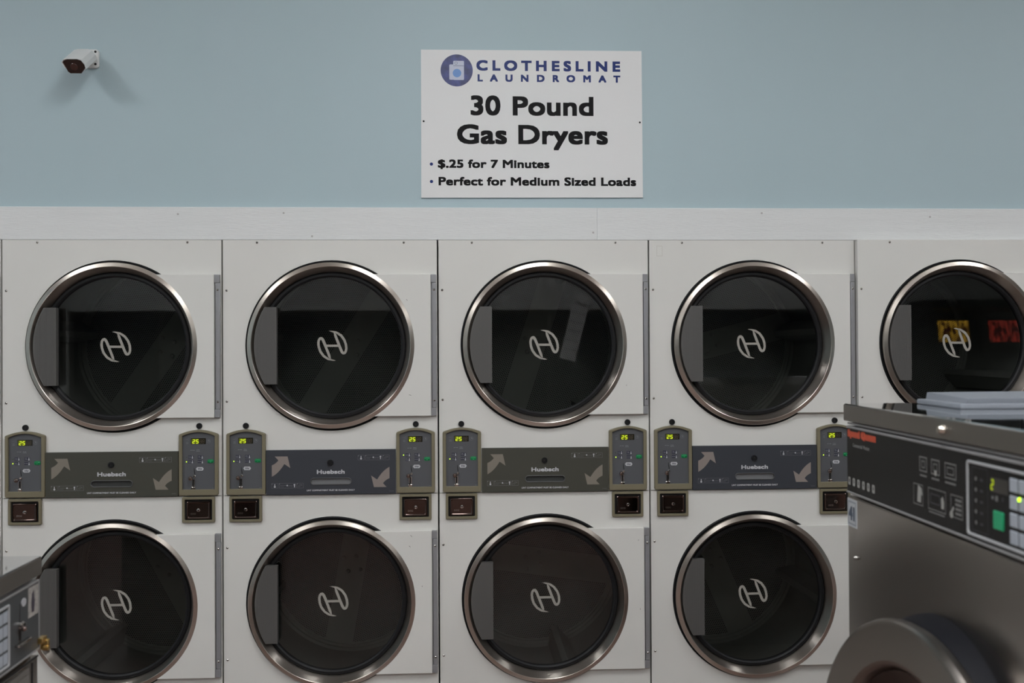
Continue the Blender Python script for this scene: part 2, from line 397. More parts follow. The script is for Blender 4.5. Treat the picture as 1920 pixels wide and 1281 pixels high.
def arch(x0, x1, z0, zc, rise, d, y, r=.007, n=14):
    """outline with an arched top; d = inset"""
    x0 += d; x1 -= d; z0 += d; zc -= d; W = x1-x0; p = []
    r = max(.0015, r-d)
    for cx, a in ((x0+r, PI), (x1-r, 1.5*PI)):
        for i in range(4): t = a+PI/2*i/3; p.append((cx+r*math.cos(t), y, z0+r+r*math.sin(t)))
    for cx, s in ((x1-r, 0),):
        for i in range(4): t = PI/2*i/3*.82; p.append((cx+r*math.cos(t), y, zc-r+r*math.sin(t)))
    for i in range(1, n): u = i/n; x = x1-r+(x0+r-(x1-r))*u; p.append((x, y, zc+rise*(1-(2*u-1)**2)))
    for i in range(4): t = PI-PI/2*(3-i)/3*.82; p.append((x0+r+r*math.cos(t), y, zc-r+r*math.sin(t)))
    return p
W_, ZB, ZT = .1440, .9905, 1.2195
def ctl_frame(b):
    A = lambda d, y: arch(0, W_, ZB, ZT, .0135, d, y)
    I = lambda d, y: arch(.0125-d, W_-.0130+d, ZB+.0225-d, ZT-.0085+d, .0135, 0, y, r=.002)
    loft(b, [A(0, .001), A(0, -.0110), A(.0008, -.0130), A(.0026, -.0140), I(.0012, -.0140), I(.0003, -.0133), I(0, -.0120), I(0, -.0040)])
def ctl_face(b):
    p = arch(.012, W_-.0125, ZB+.022, ZT-.008, .0135, 0, 0, r=.002); prism(b, [(q[0], q[2]) for q in p], -.0060, .0005)
FX, FZ, U_ = .0130, ZB+.0225, .000227
def fx(px): return FX+(px-170)*U_
def fz(pz): return FZ+(1095-pz)*U_
def ctl_print(b):
    y = -.0063
    text(b, 'HIGH', fx(265), fx(302), fz(566), .0016, y, .0001); text(b, 'TEMP', fx(265), fx(302), fz(584), .0016, y, .0001)
    text(b, 'MED', fx(265), fx(298), fz(638), .0016, y, .0001); text(b, 'TEMP', fx(265), fx(302), fz(656), .0016, y, .0001)
    text(b, 'LOW', fx(420), fx(450), fz(562), .0016, y, .0001); text(b, 'TEMP', fx(420), fx(460), fz(580), .0016, y, .0001)
    text(b, 'NO HEAT', fx(414), fx(470), fz(646), .0016, y, .0001)
    for X, Z in ((325, 570), (325, 645), (484, 572), (486, 648)):
        flat(b, circ(fx(X), fz(Z+12), .0026, 12), y); rect(b, fx(X-5), fx(X+5), fz(Z+6), fz(Z-22), y-.0001)
    text(b, 'ACTION', fx(295), fx(360), fz(460), .0016, y, .0001); text(b, 'CYCLE', fx(392), fx(438), fz(455), .0016, y, .0001); text(b, 'STATUS', fx(390), fx(443), fz(476), .0016, y, .0001)
    pts = circ(fx(590), fz(310), .0062, 20); stroke(b, pts+[pts[0]], .0007, y, mi=1)
    stroke(b, [(fx(590), fz(292)), (fx(590), fz(312)), (fx(604), fz(312))], .0007, y, mi=0)
    stroke(b, [(fx(212), fz(285)), (fx(240), fz(285)), (fx(268), fz(258)), (fx(268), fz(305)), (fx(240), fz(285))], .0006, y, mi=1)
    for q in (325, 340, 352): rect(b, fx(222), fx(262), fz(q), fz(q-4), y, 1)
    rect(b, fx(638), fx(684), fz(1082), fz(1078), y, 1)
def ctl_buttons(b):
    for X0, X1, Z0, Z1 in ((258, 345, 598, 542), (410, 500, 598, 542), (258, 345, 668, 616), (410, 500, 668, 616)): box(b, fx(X0), fx(X1), -.00615, -.0055, fz(Z0), fz(Z1))
def display(b): box(b, fx(303), fx(542), -.0066, -.0058, fz(358), fz(262), .0003, 1)
def display_glow(b): rect(b, fx(312), fx(432), fz(352), fz(270), -.0067)
def digits(b):
    for i, ch in enumerate('25'): seven(b, ch, fx(330+i*55), fz(343), .0072, .0128, -.0069, .0018, 0)
    for i in range(2): seven(b, '8', fx(444+i*42), fz(343), .0058, .0135, -.0068, .0013, 1)
def start_button(b):
    prism(b, rrect(fx(568), fx(668), fz(668), fz(606), .004), -.0075, -.0055); loft(b, [[(x, -.0075, z) for x, z in circ(fx(618), fz(637), .010, 20, 0, .0058)], [(x, -.0092, z) for x, z in circ(fx(618), fz(637), .007, 20, 0, .0038)]], False, True)
def start_print(b): text(b, 'START', fx(582), fx(654), fz(628), .0018, -.0094, .0001); flat(b, [(fx(612), fz(655)), (fx(624), fz(655)), (fx(618), fz(645))], -.0094)
def price_tag(b):
    zc = fz(761); prism(b, [(fx(382), zc), (fx(402), fz(790)), (fx(488), fz(790)), (fx(508), zc), (fx(488), fz(733)), (fx(402), fz(733))], -.0066, -.0058)
def price_text(b): text(b, '25¢', fx(414), fx(476), fz(774), .0060, -.0068, .0004)
def coin_slit(b): stroke(b, [(fx(352), fz(742)), (fx(356), fz(790)), (fx(364), fz(850))], [.001, .0026, .0030], -.0063)
def coin_mech(b):
    lathe(b, [(0, -.0105), (.0030, -.0105), (.0046, -.009), (.0046, -.006)], 20, fx(360), fz(880))
    rect(b, fx(318), fx(364), fz(1052), fz(930), -.00625)
    box(b, fx(300), fx(378), -.0105, -.006, fz(1072), fz(1055), .0015); lathe(b, [(0, -.0085), (.0072, -.0080), (.0085, -.006)], 24, fx(340), fz(1072))
def coin_channel(b): rect(b, fx(327), fx(352), fz(1048), fz(936), -.0065)
def coin_knob(b): lathe(b, [(0, -.030), (.0045, -.0290), (.0074, -.0255), (.0080, -.022), (.0068, -.018), (.0030, -.0155), (.0026, -.006)], 24, fx(312), fz(908))
def led(b): lathe(b, [(0, -.0082), (.0014, -.0078), (.0021, -.006)], 14)
# coin box (own frame: x 0..0.119, z 0.8903..0.985)
def coin_frame(b):
    Q = lambda d, y: [(p[0], y, p[1]) for p in rrect(d, .1190-d, .8903+d, .9855-d, .004)]
    loft(b, [Q(0, .001), Q(0, -.0095), Q(.0015, -.0115), Q(.0085, -.0115), Q(.0095, -.0105), Q(.0095, -.003)])
    box(b, .0090, .1100, -.0030, .0005, .8990, .9770, mi=1)
def coin_door(b):
    Q = lambda d, y, s=0: [(p[0], y, p[1]) for p in rrect(.0160+d, .1030-d, .9040+d, .9690-d, .004)]
    loft(b, [Q(0, -.002), Q(0, -.0090), Q(.0010, -.0110), Q(.0030, -.0125), Q(.0055, -.0120), Q(.0075, -.0105)], False, True)
def coin_lock(b): lathe(b, [(.0030, -.0120), (.0036, -.0135), (.0062, -.0130), (.0070, -.0100)], 24, .0605, .9365); box(b, .0597, .0613, -.0118, -.0100, .9325, .9385)
def coin_digits(b):
    for i in range(3):
        p = circ(.0340+.0068*i, .9235, .0022, 10, 0, .0030); stroke(b, p+[p[0]], .0010, -.0113, -.0104)
# lint panel
def lint(b):
    x0, x1, z0, z1, y = .1620, .6405, .9895, 1.1550, -.0125
    gx0, gx1, gz0, gz1 = .3256, .4756, 1.0262, 1.0495
    H = rrect(gx0, gx1, gz0, gz1, (gz1-gz0)/2-.0001, 12); n = len(H); O = []
    cx, cz = (gx0+gx1)/2, (gz0+gz1)/2
    for p in H:
        dx, dz = p[0]-cx, p[1]-cz; k = min(((x1-cx) if dx > 0 else (cx-x0))/max(abs(dx), 1e-9), ((z1-cz) if dz > 0 else (cz-z0))/max(abs(dz), 1e-9)); O.append((cx+dx*k, cz+dz*k))
    for q in ((x0, z0), (x1, z0), (x1, z1), (x0, z1)):
        i = min(range(n), key=lambda i: (O[i][0]-q[0])**2+(O[i][1]-q[1])**2); O[i] = q
    S = lambda P, y, g=0: [(cx+(p[0]-cx)*(1+g), y, cz+(p[1]-cz)*(1+g*3)) for p in P]
    loft(b, [[(p[0], .001, p[1]) for p in O], [(p[0], y, p[1]) for p in O], [(p[0], y, p[1]) for p in H], S(H, y-.0012, -.004), S(H, y+.001, -.012), S(H, y+.010, -.02)], False, True)
def grip_rim(b):
    H = lambda d, y: [(p[0], y, p[1]) for p in rrect(.3256-d, .4756+d, 1.0262-d, 1.0495+d, .01155+d, 12)]
    loft(b, [H(.0012, -.0124), H(.0010, -.0145), H(.0000, -.0150), H(-.0012, -.0140), H(-.0016, -.006)])
def bez(a, c, b_, n=8): return [((1-t)**2*a[0]+2*t*(1-t)*c[0]+t*t*b_[0], (1-t)**2*a[1]+2*t*(1-t)*c[1]+t*t*b_[1]) for t in [i/n for i in range(n+1)]]
def arrows(b):
    y = -.0128
    P = bez((.1830, 1.0571), (.208, 1.069), (.2291, 1.1040))+[(.2510, 1.0887), (.2411, 1.1320), (.1941, 1.1320), (.2072, 1.1179)]+bez((.2072, 1.1179), (.200, 1.1065), (.1830, 1.0992))[1:]
    flat(b, P, y)
def lint_print(b):
    y = -.0129
    text(b, 'Huebsch', .3486, .4514, 1.0655, .0155, y, .0010, fit='none')
    text(b, 'LINT COMPARTMENT MUST BE CLEANED DAILY', .3114, .4887, 1.0020, .0060, y, .0003, mi=0)
    for ox, oz in ((.1820, 1.0140), (.5002, 1.1155)):
        for a, c in ((0, .0236), (.0272, .0899), (.0930, .1171)):
            outline(b, ox+a, ox+c, oz, oz+.0187, y, .0006, 1); rect(b, ox+a+.0015, ox+a+.003, oz+.015, oz+.0165, y)
        flat(b, circ(ox+.012, oz+.0055, .0036, 12), y); rect(b, ox+.0105, ox+.0135, oz+.006, oz+.0155, y-.0001)
        stroke(b, [(ox+.031, oz+.0105), (ox+.079, oz+.0105)], .0006, y, mi=1); flat(b, circ(ox+.0575, oz+.0100, .0028, 10), y)
        flat(b, circ(ox+.084, oz+.0125, .0030, 12), y-.0001); rect(b, ox+.0825, ox+.0855, oz+.003, oz+.011, y)
        text(b, 'TEMP', ox+.029, ox+.045, oz+.004, .0028, y, 0, mi=1); text(b, 'DRYER', ox+.060, ox+.077, oz+.0055, .0028, y, 0, mi=1)
        stroke(b, [(ox+.096, oz+.005), (ox+.105, oz+.014), (ox+.113, oz+.010)], .0007, y, mi=1); stroke(b, [(ox+.100, oz+.004), (ox+.112, oz+.013)], .0007, y, mi=1)
    rect(b, .617, .633, .9985, .9993, y, 1)

BOLTS = [(-.035, .012), (.035, -.012), (.02, .04), (-.02, -.04)]
def stack(x, y, label, panel, ang, leds, parts=True, ndoor=2, dirt=0):
    t = thing('stacked_dryer', label, 'tumble dryer', (x, y, 0), 0, 'stacked tumble dryers built into the wall')
    ob('cabinet', 'cab', cabinet, WHITE, t)
    PM = OLIVE if panel == 'olive' else SLATE
    for k in range(2):
        cz = RZ[k]; z0, z1 = ((SEAM+.0012, 1.938), (.02, SEAM-.0012))[k]
        fp = ob('front_panel', 'fp%d' % k, lambda b: panel_with_hole(b, .003, .797, z0, z1, CX, cz, .3190, 0, .004), WHITE, t)
        zs = ((1.750, 1.3370), (.7935, .3785))[k]
        sc = [(.0165, zs[0]), (.0165, zs[1])]+([(.1286, 1.9287), (.6733, 1.9292)] if k == 0 else [])
        for q in sc: ob('screw', 'screw', screw, [SCREW, SCREWD], fp, (q[0], 0, q[1]), (0, random.random(), 0))
        ob('door_seal', 'seal', seal, BLACKR, t, (CX, 0, cz))
        cz -= (0, .003)[k]
        d = ob('door', 'dplate', door_plate, WHITE, t, (CX, 0, cz))
        ob('door_ring', 'dring', door_ring, STEEL, d, (CX, 0, cz), smooth=11, label='brushed steel door ring')
        ob('gasket', 'dgask', door_gasket, BLACKR, d, (CX, 0, cz)); ob('door_glass', 'dglass', door_glass, GLASS, d, (CX, 0, cz), label='dark tinted round glass')
        ob('handle', 'dhand', door_handle, HANDLE, d, (CX, 0, cz)); ob('handle_stem', 'dstem', handle_stem, BLACKR, d, (CX, 0, cz))
        ob('emblem', 'demb', emblem, EMBLEM, d, (CX-.001, .0285, cz-.001), smooth=0, label='pale H emblem on the glass')
        h = ob('hinge', 'hinge', hinge_bar, HINGE, t, (CX+.3750, 0, cz))
        for dz in (.2085, -.2065): ob('screw', 'screw', screw, [SCREW, SCREWD], h, (CX+.3825, -.0125, cz+dz))
        dw = ob('drum', 'drumw', drum_wall, DRUMS, t, (CX, 0, cz), (0, -math.radians(ang[k]), 0))
        ob('drum_back', 'drumb', drum_back, DBACK, dw, (CX, .68, cz))
        for q in BOLTS: ob('bolt', 'dbolt', drum_bolt, DRUMS, dw, (CX+q[0], .68, cz+q[1]))
        for a in (0, 120, 240): ob('lifter', 'lift', lifter, DRUMS, dw, (CX, 0, cz), (0, math.radians(a+35), 0))
        # control panel and coin box on this side: upper dryer right, lower dryer left
        ox = (.6430, .0160)[k]; cp = ob('control_panel', 'cpf', ctl_face, FACE, t, (ox, 0, 0))
        ob('panel_frame', 'cpfr', ctl_frame, KHAKI, cp, (ox, 0, 0), label='khaki arched frame')
        ob('printed_legend', 'cpp', ctl_print, [PRINT, PRINTD], cp, (ox, 0, 0), smooth=0)
        ob('buttons', 'cpb', ctl_buttons, BTN, cp, (ox, 0, 0))
        ds = ob('display', 'cpd', display, LCDW, cp, (ox, 0, 0)); 
        ob('display_backlight', 'cpdg', display_glow, LCDG, cp, (ox, 0, 0), smooth=0); ob('display_digits', 'cpdd', digits, [SEG, DIMSEG], cp, (ox, 0, 0), smooth=0, label='glowing yellow-green 25')
        ob('start_button', 'cps', start_button, GREEN, cp, (ox, 0, 0)); ob('button_print', 'cpsp', start_print, mat('green_button_print', (.25, .6, .35), .5), cp, (ox, 0, 0), smooth=0)
        ob('price_tag', 'cpt', price_tag, PRINT, cp, (ox, 0, 0)); ob('price_text', 'cptt', price_text, BTN, cp, (ox, 0, 0), smooth=0)
        ob('coin_slot', 'cpsl', coin_slit, HOLE, cp, (ox, 0, 0), smooth=0); ob('coin_mechanism', 'cpm', coin_mech, CHROME, cp, (ox, 0, 0))
        ob('coin_channel', 'cpc', coin_channel, HOLE, cp, (ox, 0, 0), smooth=0); ob('coin_knob', 'cpk', coin_knob, KNOBC, cp, (ox, 0, 0))
        lz = 645 if leds[k] == 'low' else 572
        for z_ in (572, 645):
            on = z_ == lz and leds[k] != 'off'
            ob('indicator_light', 'led'+str(on), led, LED if on else LEDOFF, cp, (ox+fx(230), 0, fz(z_)))
        ox2 = (.6540, .0264)[k]; cb = ob('coin_box', 'cbf', coin_frame, [KHAKI, HOLE], t, (ox2, 0, 0))
        ob('coin_box_door', 'cbd', coin_door, COIND, cb, (ox2, 0, 0), label='chrome door of the coin box'); ob('keyhole', 'cbl', coin_lock, CHROME, cb, (ox2, 0, 0)); ob('stamped_digits', 'cbg', coin_digits, SCREW, cb, (ox2, 0, 0))
        lx, lz2 = ((.7155, 1.2470), (.0860, 1.2462))[k]
        l = ob('lock', 'lock', lock, BLACKR, t, (lx, 0, lz2)); ob('lock_pin', 'lockp', lock_pin, SCREW, l, (lx, 0, lz2))
    lp = ob('lint_panel', 'lint'+panel, lint, PM, t, label='%s lint compartment cover' % ('olive grey' if panel == 'olive' else 'blue grey'))
    ob('grip_rim', 'grip'+panel, grip_rim, GRIPR, lp); ob('grip_recess', 'grec'+panel, lambda b: prism(b, rrect(.3272, .4740, 1.0278, 1.0478, .0095, 10), -.0065, -.0055), GRIPS if panel == 'slate' else GRIPO, lp); [ob('arrow', 'arr'+panel, arrows, TAN if panel == 'olive' else TAUPE, lp, q, r, smooth=0) for q, r in (((0, 0, 0), None), ((.8005, 0, 2.1463), (0, PI, 0)))]; ob('lettering', 'lintp', lint_print, [PRINT, PRINTD], lp, smooth=0)
    l = ob('lock', 'lock', lock, BLACKR, lp, (.3985, -.0125, 1.1075)); ob('lock_pin', 'lockp', lock_pin, SCREW, l, (.3985, -.0125, 1.1075))
    return t
D = .8
SCUFF = mat('scuff', (.10, .07, .06), .7)
def scuffs(t, marks):
    doors = [c for c in t.children if c.name.split('.')[0] == 'door']
    for k, x, z, l, a in marks:
        ob('scuff_mark', None, lambda b: stroke(b, bez((0, 0), (l*.5*math.cos(a)-.003*math.sin(a), l*.5*math.sin(a)+.003*math.cos(a)), (l*math.cos(a), l*math.sin(a)), 5), [.0002, .0012, .0016, .0014, .0008, .0002], -.01815), SCUFF, doors[k], (x, 0, z), smooth=0)
stack(-2*D-D, 0, 'white stacked dryer pair cut off at the left edge, only its hinge edge showing', 'slate', (20, 100), ('low', 'low'))
stack(-2*D, 0, 'white stacked dryer pair, its lower door partly behind the small steel washer', 'olive', (55, 118), ('low', 'low'))
sB = stack(-D, 0, 'white stacked dryer pair with blue grey panel, just left of the one under the sign', 'slate', (58, 80), ('high', 'low'))
sC = stack(0, 0, 'white stacked dryer pair with olive grey panel, directly under the Gas Dryers sign', 'olive', (72, 172), ('low', 'low'))
sD = stack(D, 0, 'white stacked dryer pair with blue grey panel, partly hidden by the large steel washer', 'slate', (14, 113), ('low', 'low'))
scuffs(sB, [(0, .690, 1.357, .012, -.3), (0, .682, 1.715, .008, -1.), (1, .688, .795, .010, -.9), (1, .693, .834, .012, -.8), (1, .738, .640, .006, 1.4)])
scuffs(sC, [(0, .710, 1.385, .006, 1.2), (1, .758, .540, .007, 1.5), (1, .752, .800, .006, 1.2)])
ob('label_residue', None, lambda b: outline(b, .031, .054, 1.877, 1.917, -.0003, .0022), mat('adhesive_residue', (.60, .575, .53), .6), sD, smooth=0)
s5 = stack(1.598, -.025, 'white stacked dryer pair standing slightly proud at the right edge, behind the large steel washer', 'slate', (100, 60), ('low', 'low'))

# ------------------------------------------------------------------ the sign
sg = thing('wall_sign', 'white rectangular laundromat sign reading 30 Pound Gas Dryers, on the blue wall', 'sign', (0, YW, 0))
SX = lambda q: -.0605+(q-82)*.8425/1710 ; SZ = lambda q: 2.1020+(1200-q)*.5600/1137
def sboard(b):
    prism(b, [(-.0608, 2.1000), (.7828, 2.1030), (.7808, 2.6635), (-.0598, 2.6605)], -.006, 0)
ob('board', None, sboard, SIGNW, sg)
SY = -.0063
def line(name, m, *a, **k): ob(name, None, lambda b: text(b, *a, **k), m, sg, smooth=0)
line('lettering', NAVY, 'CLOTHESLINE', SX(508), SX(1622), SZ(224), .0400, SY, .0027, xs=1.2)
line('lettering', NAVY, 'LAUNDROMAT', SX(517), SX(1622), SZ(308), .0275, SY, .0019, xs=1.15)
for s_, q0, q1, z_, c_, bd in (('30', 462, 692, 569, .0755, .0034), ('Pound', 786, 1412, 569, .0740, .0036), ('Gas', 357, 741, 790, .0745, .0036), ('Dryers', 828, 1523, 790, .0740, .0036),
        ('$.25 for 7 Minutes', 209, 1068, 975, .0320, .0019), ('Perfect for Medium Sized Loads', 214, 1741, 1110, .0325, .0019)):
    line('lettering', INK, s_, SX(q0), SX(q1), SZ(z_), c_, SY, bd, fit='none')
for z_ in (946, 1080): ob('bullet', None, lambda b: flat(b, circ(SX(160), SZ(z_), .0062, 20), SY), NAVY, sg, smooth=0)
LOGO = mat('logo_blue_print_glare', (.040, .052, .20), .45, var=.55, vscale=40)  # blue print; the noise speckle paints in glare on the glossy disc
ob('logo_disc', None, lambda b: flat(b, circ(SX(357), SZ(224), .0607, 64), SY), LOGO, sg, smooth=0)
def lic(b):
    flat(b, rrect(SX(330), SX(413), SZ(298), SZ(150), .004), SY-.0003, 0); flat(b, rrect(SX(300), SX(335), SZ(296), SZ(178), .004), SY-.0002, 0)
    rect(b, SX(331), SX(412), SZ(190), SZ(187), SY-.0004, 2); p = circ(SX(352), SZ(168), .0050, 20); stroke(b, p+[p[0]], .0011, SY-.0004, mi=2)
    flat(b, circ(SX(359), SZ(245), .0160, 30), SY-.0004, 1)
ob('washer_pictogram', None, lic, [mat('logo_pale', (.45, .48, .60), .4), mat('logo_light_blue', (.10, .24, .55), .4), mat('logo_line', (.05, .06, .15), .4)], sg, smooth=0)
for q in ((102, 617), (1773, 615)): ob('screw', 'signscrew', lambda b: lathe(b, [(0, -.0085), (.003, -.0080), (.0038, -.0058)], 16), INK, sg, (SX(q[0]), 0, SZ(q[1])))

# ------------------------------------------------------------------ security camera
cc = thing('security_camera', 'white bullet security camera mounted high on the blue wall, left of the sign', 'security camera', (-1.281, YW, 2.6135))
def plate(b):
    Q = lambda d, y: [(p[0], y, p[1]) for p in rrect(-.029+d, .029-d, -.035+d, .034-d, .011, 6)]
    loft(b, [Q(0, 0), Q(0, -.008), Q(.003, -.011)], True, True)
ob('mounting_plate', None, plate, CAMW, cc)
for q in ((.0175, .0245), (.0175, -.0215)): ob('screw_hole', 'schole', lambda b: lathe(b, [(0, -.0118), (.0045, -.0116), (.0046, -.010)], 16), HOLE, cc, (q[0], 0, q[1]))
def neck(b): lathe(b, [(.020, -.010), (.019, -.024), (.014, -.032), (0, -.034)], 28)
ob('mount_joint', None, neck, CAMW, cc, (-.006, 0, -.001))
SHP = [(-.0375, .018), (-.030, .0255), (-.018, .0285), (.018, .0285), (.030, .0240), (.0385, .010), (.0400, -.004), (.032, -.013), (.022, -.0245), (-.018, -.0245), (-.026, -.018), (-.030, -.004)]
def cbody(b):
    S = lambda k, y: [(x*k, y, z*k) for x, z in SHP]
    loft(b, [S(.60, .0), S(.80, -.006), S(.92, -.03), S(.97, -.125)], True, True)
def hood(b):
    T = [(-.031, -.004), (-.0395, .018), (-.031, .0270), (-.018, .0302), (.018, .0302), (.0315, .0255), (.0405, .010), (.0420, -.006)]
    O = [(x*1.02, z*1.03) for x, z in T]; I = [(x*.965, z*.955) for x, z in T]
    P = O+list(reversed(I)); loft(b, [[(x, -.018, z) for x, z in P], [(x, -.136, z) for x, z in P]], True, True)
cb = ob('camera_body', None, cbody, CAMW, cc, (-.010, -.026, .004), (math.radians(33), 0, math.radians(-1)))
ob('sun_hood', None, hood, CAMW, cb, (-.010, -.026, .004))
def lensw(b): loft(b, [[(x*.955, -.124, z*.95) for x, z in SHP], [(x*.95, -.1335, z*.94) for x, z in SHP]], True, True)
ob('lens_window', None, lensw, mat('dark_lens_glass', (.02, .008, .006), .08), cb, (-.010, -.026, .004))
ob('lens', None, lambda b: lathe(b, [(0, -.1350), (.012, -.1347), (.014, -.1330)], 28), mat('lens_brown', (.05, .02, .015), .15), cb, (-.010, -.026, .004))

# ------------------------------------------------------------------ large steel washer (right)
RWC = (1.0826, -1.1996); RWA = math.atan2(-.99973, -.02318)
wr = thing('front_load_washer', 'large stainless front load washer with black control panel, right foreground', 'washing machine', (RWC[0], RWC[1], 0), RWA)
ZT_ = 1.380
ob('body', None, lambda b: (box(b, .012, 1.108, .004, .92, .10, 1.144, .004), box(b, .03, 1.09, .03, .90, 0, .10), box(b, .02, 1.10, .03, .90, 1.144, 1.335)), [STAIN], wr)
ob('top_panel', None, lambda b: box(b, 0, 1.12, 0, .95, 1.3365, ZT_, .0035), STTOP, wr, label='shiny steel top with a deep front lip')
ob('front_lip', None, lambda b: box(b, -.0005, 1.1205, -.0012, .006, 1.3355, ZT_-.0025, .0022), LIPM, wr)
ob('panel_trim', None, lambda b: (box(b, .014, 1.106, .000, .03, 1.3175, 1.3235, .0015), box(b, .014, 1.106, .004, .03, 1.3275, 1.3320), box(b, .014, 1.106, .000, .03, 1.1500, 1.1555, .0015)), RAIL, wr)
cp = ob('control_panel', None, lambda b: box(b, .014, 1.106, .003, .03, 1.1555, 1.3175), BLKPAN, wr)
ob('brand_lettering', None, lambda b: text(b, 'Speed Queen', .0189, .2048, 1.2955,   .0200, .0024, .0036, fit='none'), RED, cp, smooth=0)
def wp(b):
    y = .0025
    text(b, 'Commercial Washer', .0543, .1648, 1.2722, .0095, y, .0006, mi=1)
    for i, q in enumerate((.0298, .0603, .0919, .1241, .1554, .1872)):
        flat(b, rrect(q-.0085, q+.0085, 1.1720, 1.1925, .004), y); text(b, str(i+1), q-.003, q+.003, 1.1795, .008, y-.0002, .0006, mi=2, fit='none')
    for a, c in ((.4435, .4800), (.4995, .5390), (.5610, .6112)):
        outline(b, a, c, 1.2580, 1.2905, y, .0030, 1); outline(b, a+.010, c-.010, 1.2660, 1.2820, y, .0025, 1); rect(b, a+.002, c-.002, 1.2475, 1.2515, y, 1)
    flat(b, circ(.520, 1.262, .006, 14), y-.0001, 0)
    for a, c in ((.4122, .4600), (.4845, .5655), (.5860, .6380)): outline(b, a, c, 1.1830, 1.2290, y, .0022, 1)
    prism(b, [(.432, 1.190), (.450, 1.190), (.451, 1.208), (.458, 1.206), (.452, 1.222), (.436, 1.2265)], y-.0003, y-.0001, 0)
    prism(b, [(.546, 1.192), (.557, 1.192), (.558, 1.206), (.552, 1.218), (.545, 1.212)], y-.0003, y-.0001, 0); outline(b, .495, .540, 1.196, 1.218, y, .003, 2)
    flat(b, circ(.590, 1.188, .0075, 16), y-.0002, 0); stroke(b, [(.590, 1.19), (.600, 1.204)], .006, y-.0003); 
    for i in range(4): rect(b, .606, .632, 1.190+.009*i, 1.195+.009*i, y, 1)
    rect(b, .488, .560, 1.1765, 1.1795, y, 1)
    for i in range(5): flat(b, circ(.6900, 1.273-.021*i, .0042, 10), y, 1); rect(b, .706, .717, 1.270-.021*i, 1.275-.021*i, y, 2)
    outline(b, .6745, .7360, 1.1725, 1.2955, y, .0016, 2)
    rect(b, .749, .757, 1.243, 1.249, y, 1); rect(b, .763, .772, 1.241, 1.251, y, 1); rect(b, .786, .792, 1.243, 1.251, y, 2)
ob('printed_legend', None, wp, [mat('pale_print_worn', (.36, .35, .33), .5), mat('grey_print', (.19, .185, .18), .5), mat('dark_grey_print', (.055, .054, .06), .5)], cp, smooth=0)
def kframe(b):
    Q = lambda d, y: [(p[0], y, p[1]) for p in rrect(.6565+d, 1.085-d, 1.1610+d, 1.3060-d, .006)]
    loft(b, [Q(0, .004), Q(0, .001), Q(.0010, .0), Q(.0045, .0), Q(.0055, .001), Q(.0055, .004)])
ob('keypad_frame', None, kframe, mat('pale_frame', (.42, .42, .43), .4), cp)
def keys(b):
    for i in range(4):
        for j in range(4): box(b, .8150+.0305*i, .8405+.0305*i, .0010, .004, 1.2660-.0312*j, 1.2905-.0312*j, .001, 1)
ob('keypad', None, keys, KEY, cp)
dp = ob('display', None, lambda b: box(b, .7465, .8090, .002, .004, 1.2570, 1.2830), mat('display_brown', (.05, .045, .04), .3), cp)
ob('display_digits', None, lambda b: seven(b, '2', .7490, 1.2615, .0070, .0170, .0016, .0035, 0), LED if False else mat('olive_lit_digit', (.2, .3, 0), .4, emit=(.38, .45, .0), es=.8), cp, smooth=0)
ob('start_button', None, lambda b: box(b, .7570, .7925, .0005, .004, 1.1895, 1.2235, .002), mat('mint_green_button', (.02, .38, .17), .35), cp)
ob('indicator_light', None, lambda b: lathe(b, [(0, -.002), (.0028, -.001), (.004, .002)], 16, .8487, 1.2560), mat('bright_led', (.3, .6, 0), .4, emit=(.5, 1., 0), es=3.), cp)
st = ob('number_sticker', None, lambda b: box(b, .0140, .0775, .0028, .004, 1.0655, 1.1365), mat('sticker_white', (.52, .53, .55), .5), wr)
ob('sticker_number', None, lambda b: text(b, '41', .024, .064, 1.082, .036, .0024, .003), mat('sticker_ink', (.07, .09, .13), .5), st, smooth=0)
ob('sticker_field', None, lambda b: outline(b, .019, .0725, 1.0710, 1.1310, .0026, .004), mat('sticker_grey', (.30, .32, .36), .5), st, smooth=0)
ob('screw', None, lambda b: lathe(b, [(0, -.004), (.004, -.003), (.006, .004)], 16, .0695, .9916), SCREW, wr)
ob('lid_bolt', None, lambda b: lathe(b, [(0, -.014), (.007, -.012), (.0105, -.005), (.011, 0)], 20, .5645, 1.3565), mat('nickel_bolt', (.75, .68, .6), .22, 1.), wr)
DSX = .565; DZ = .618
def wbezel(b): lathe(b, [(.22, -.055), (.300, -.060), (.330, -.050), (.344, -.02), (.348, .004)], 96, 0, 0)
ob('door_bezel', None, wbezel, mat('bezel_black', (.006, .006, .009), .6, spec=.2), wr, (DSX-.005, 0, DZ+.004))
wd = ob('door', None, lambda b: lathe(b, [(.236, .030), (.330, .028), (.341, .022), (.3455, .012), (.3465, .002), (.3440, -.006), (.3395, -.0105), (.3340, -.0120), (.2600, -.0075), (.2530, -.0050), (.2480, .001), (.242, .014)], 128, closed=True), mat('stainless_door', (.27, .245, .225), .30, 1., aniso=.6, tangent='Y', arot=.25), wr, (DSX+.010, -.098, DZ+.0), (math.radians(-3.4), 0, math.radians(7.3)), smooth=14)
ob('door_glass', None, lambda b: lathe(b, [(0, .060), (.12, .052), (.20, .030), (.241, .012)], 64), mat('dark_door_glass', (.012, .006, .004), .06), wd, (DSX+.010, -.098, DZ))
ob('door_hinge', None, lambda b: (box(b, .895, .935, -.06, .01, .53, .58, .004), box(b, .895, .935, -.06, .01, .66, .71, .004)), STEDGE, wr)
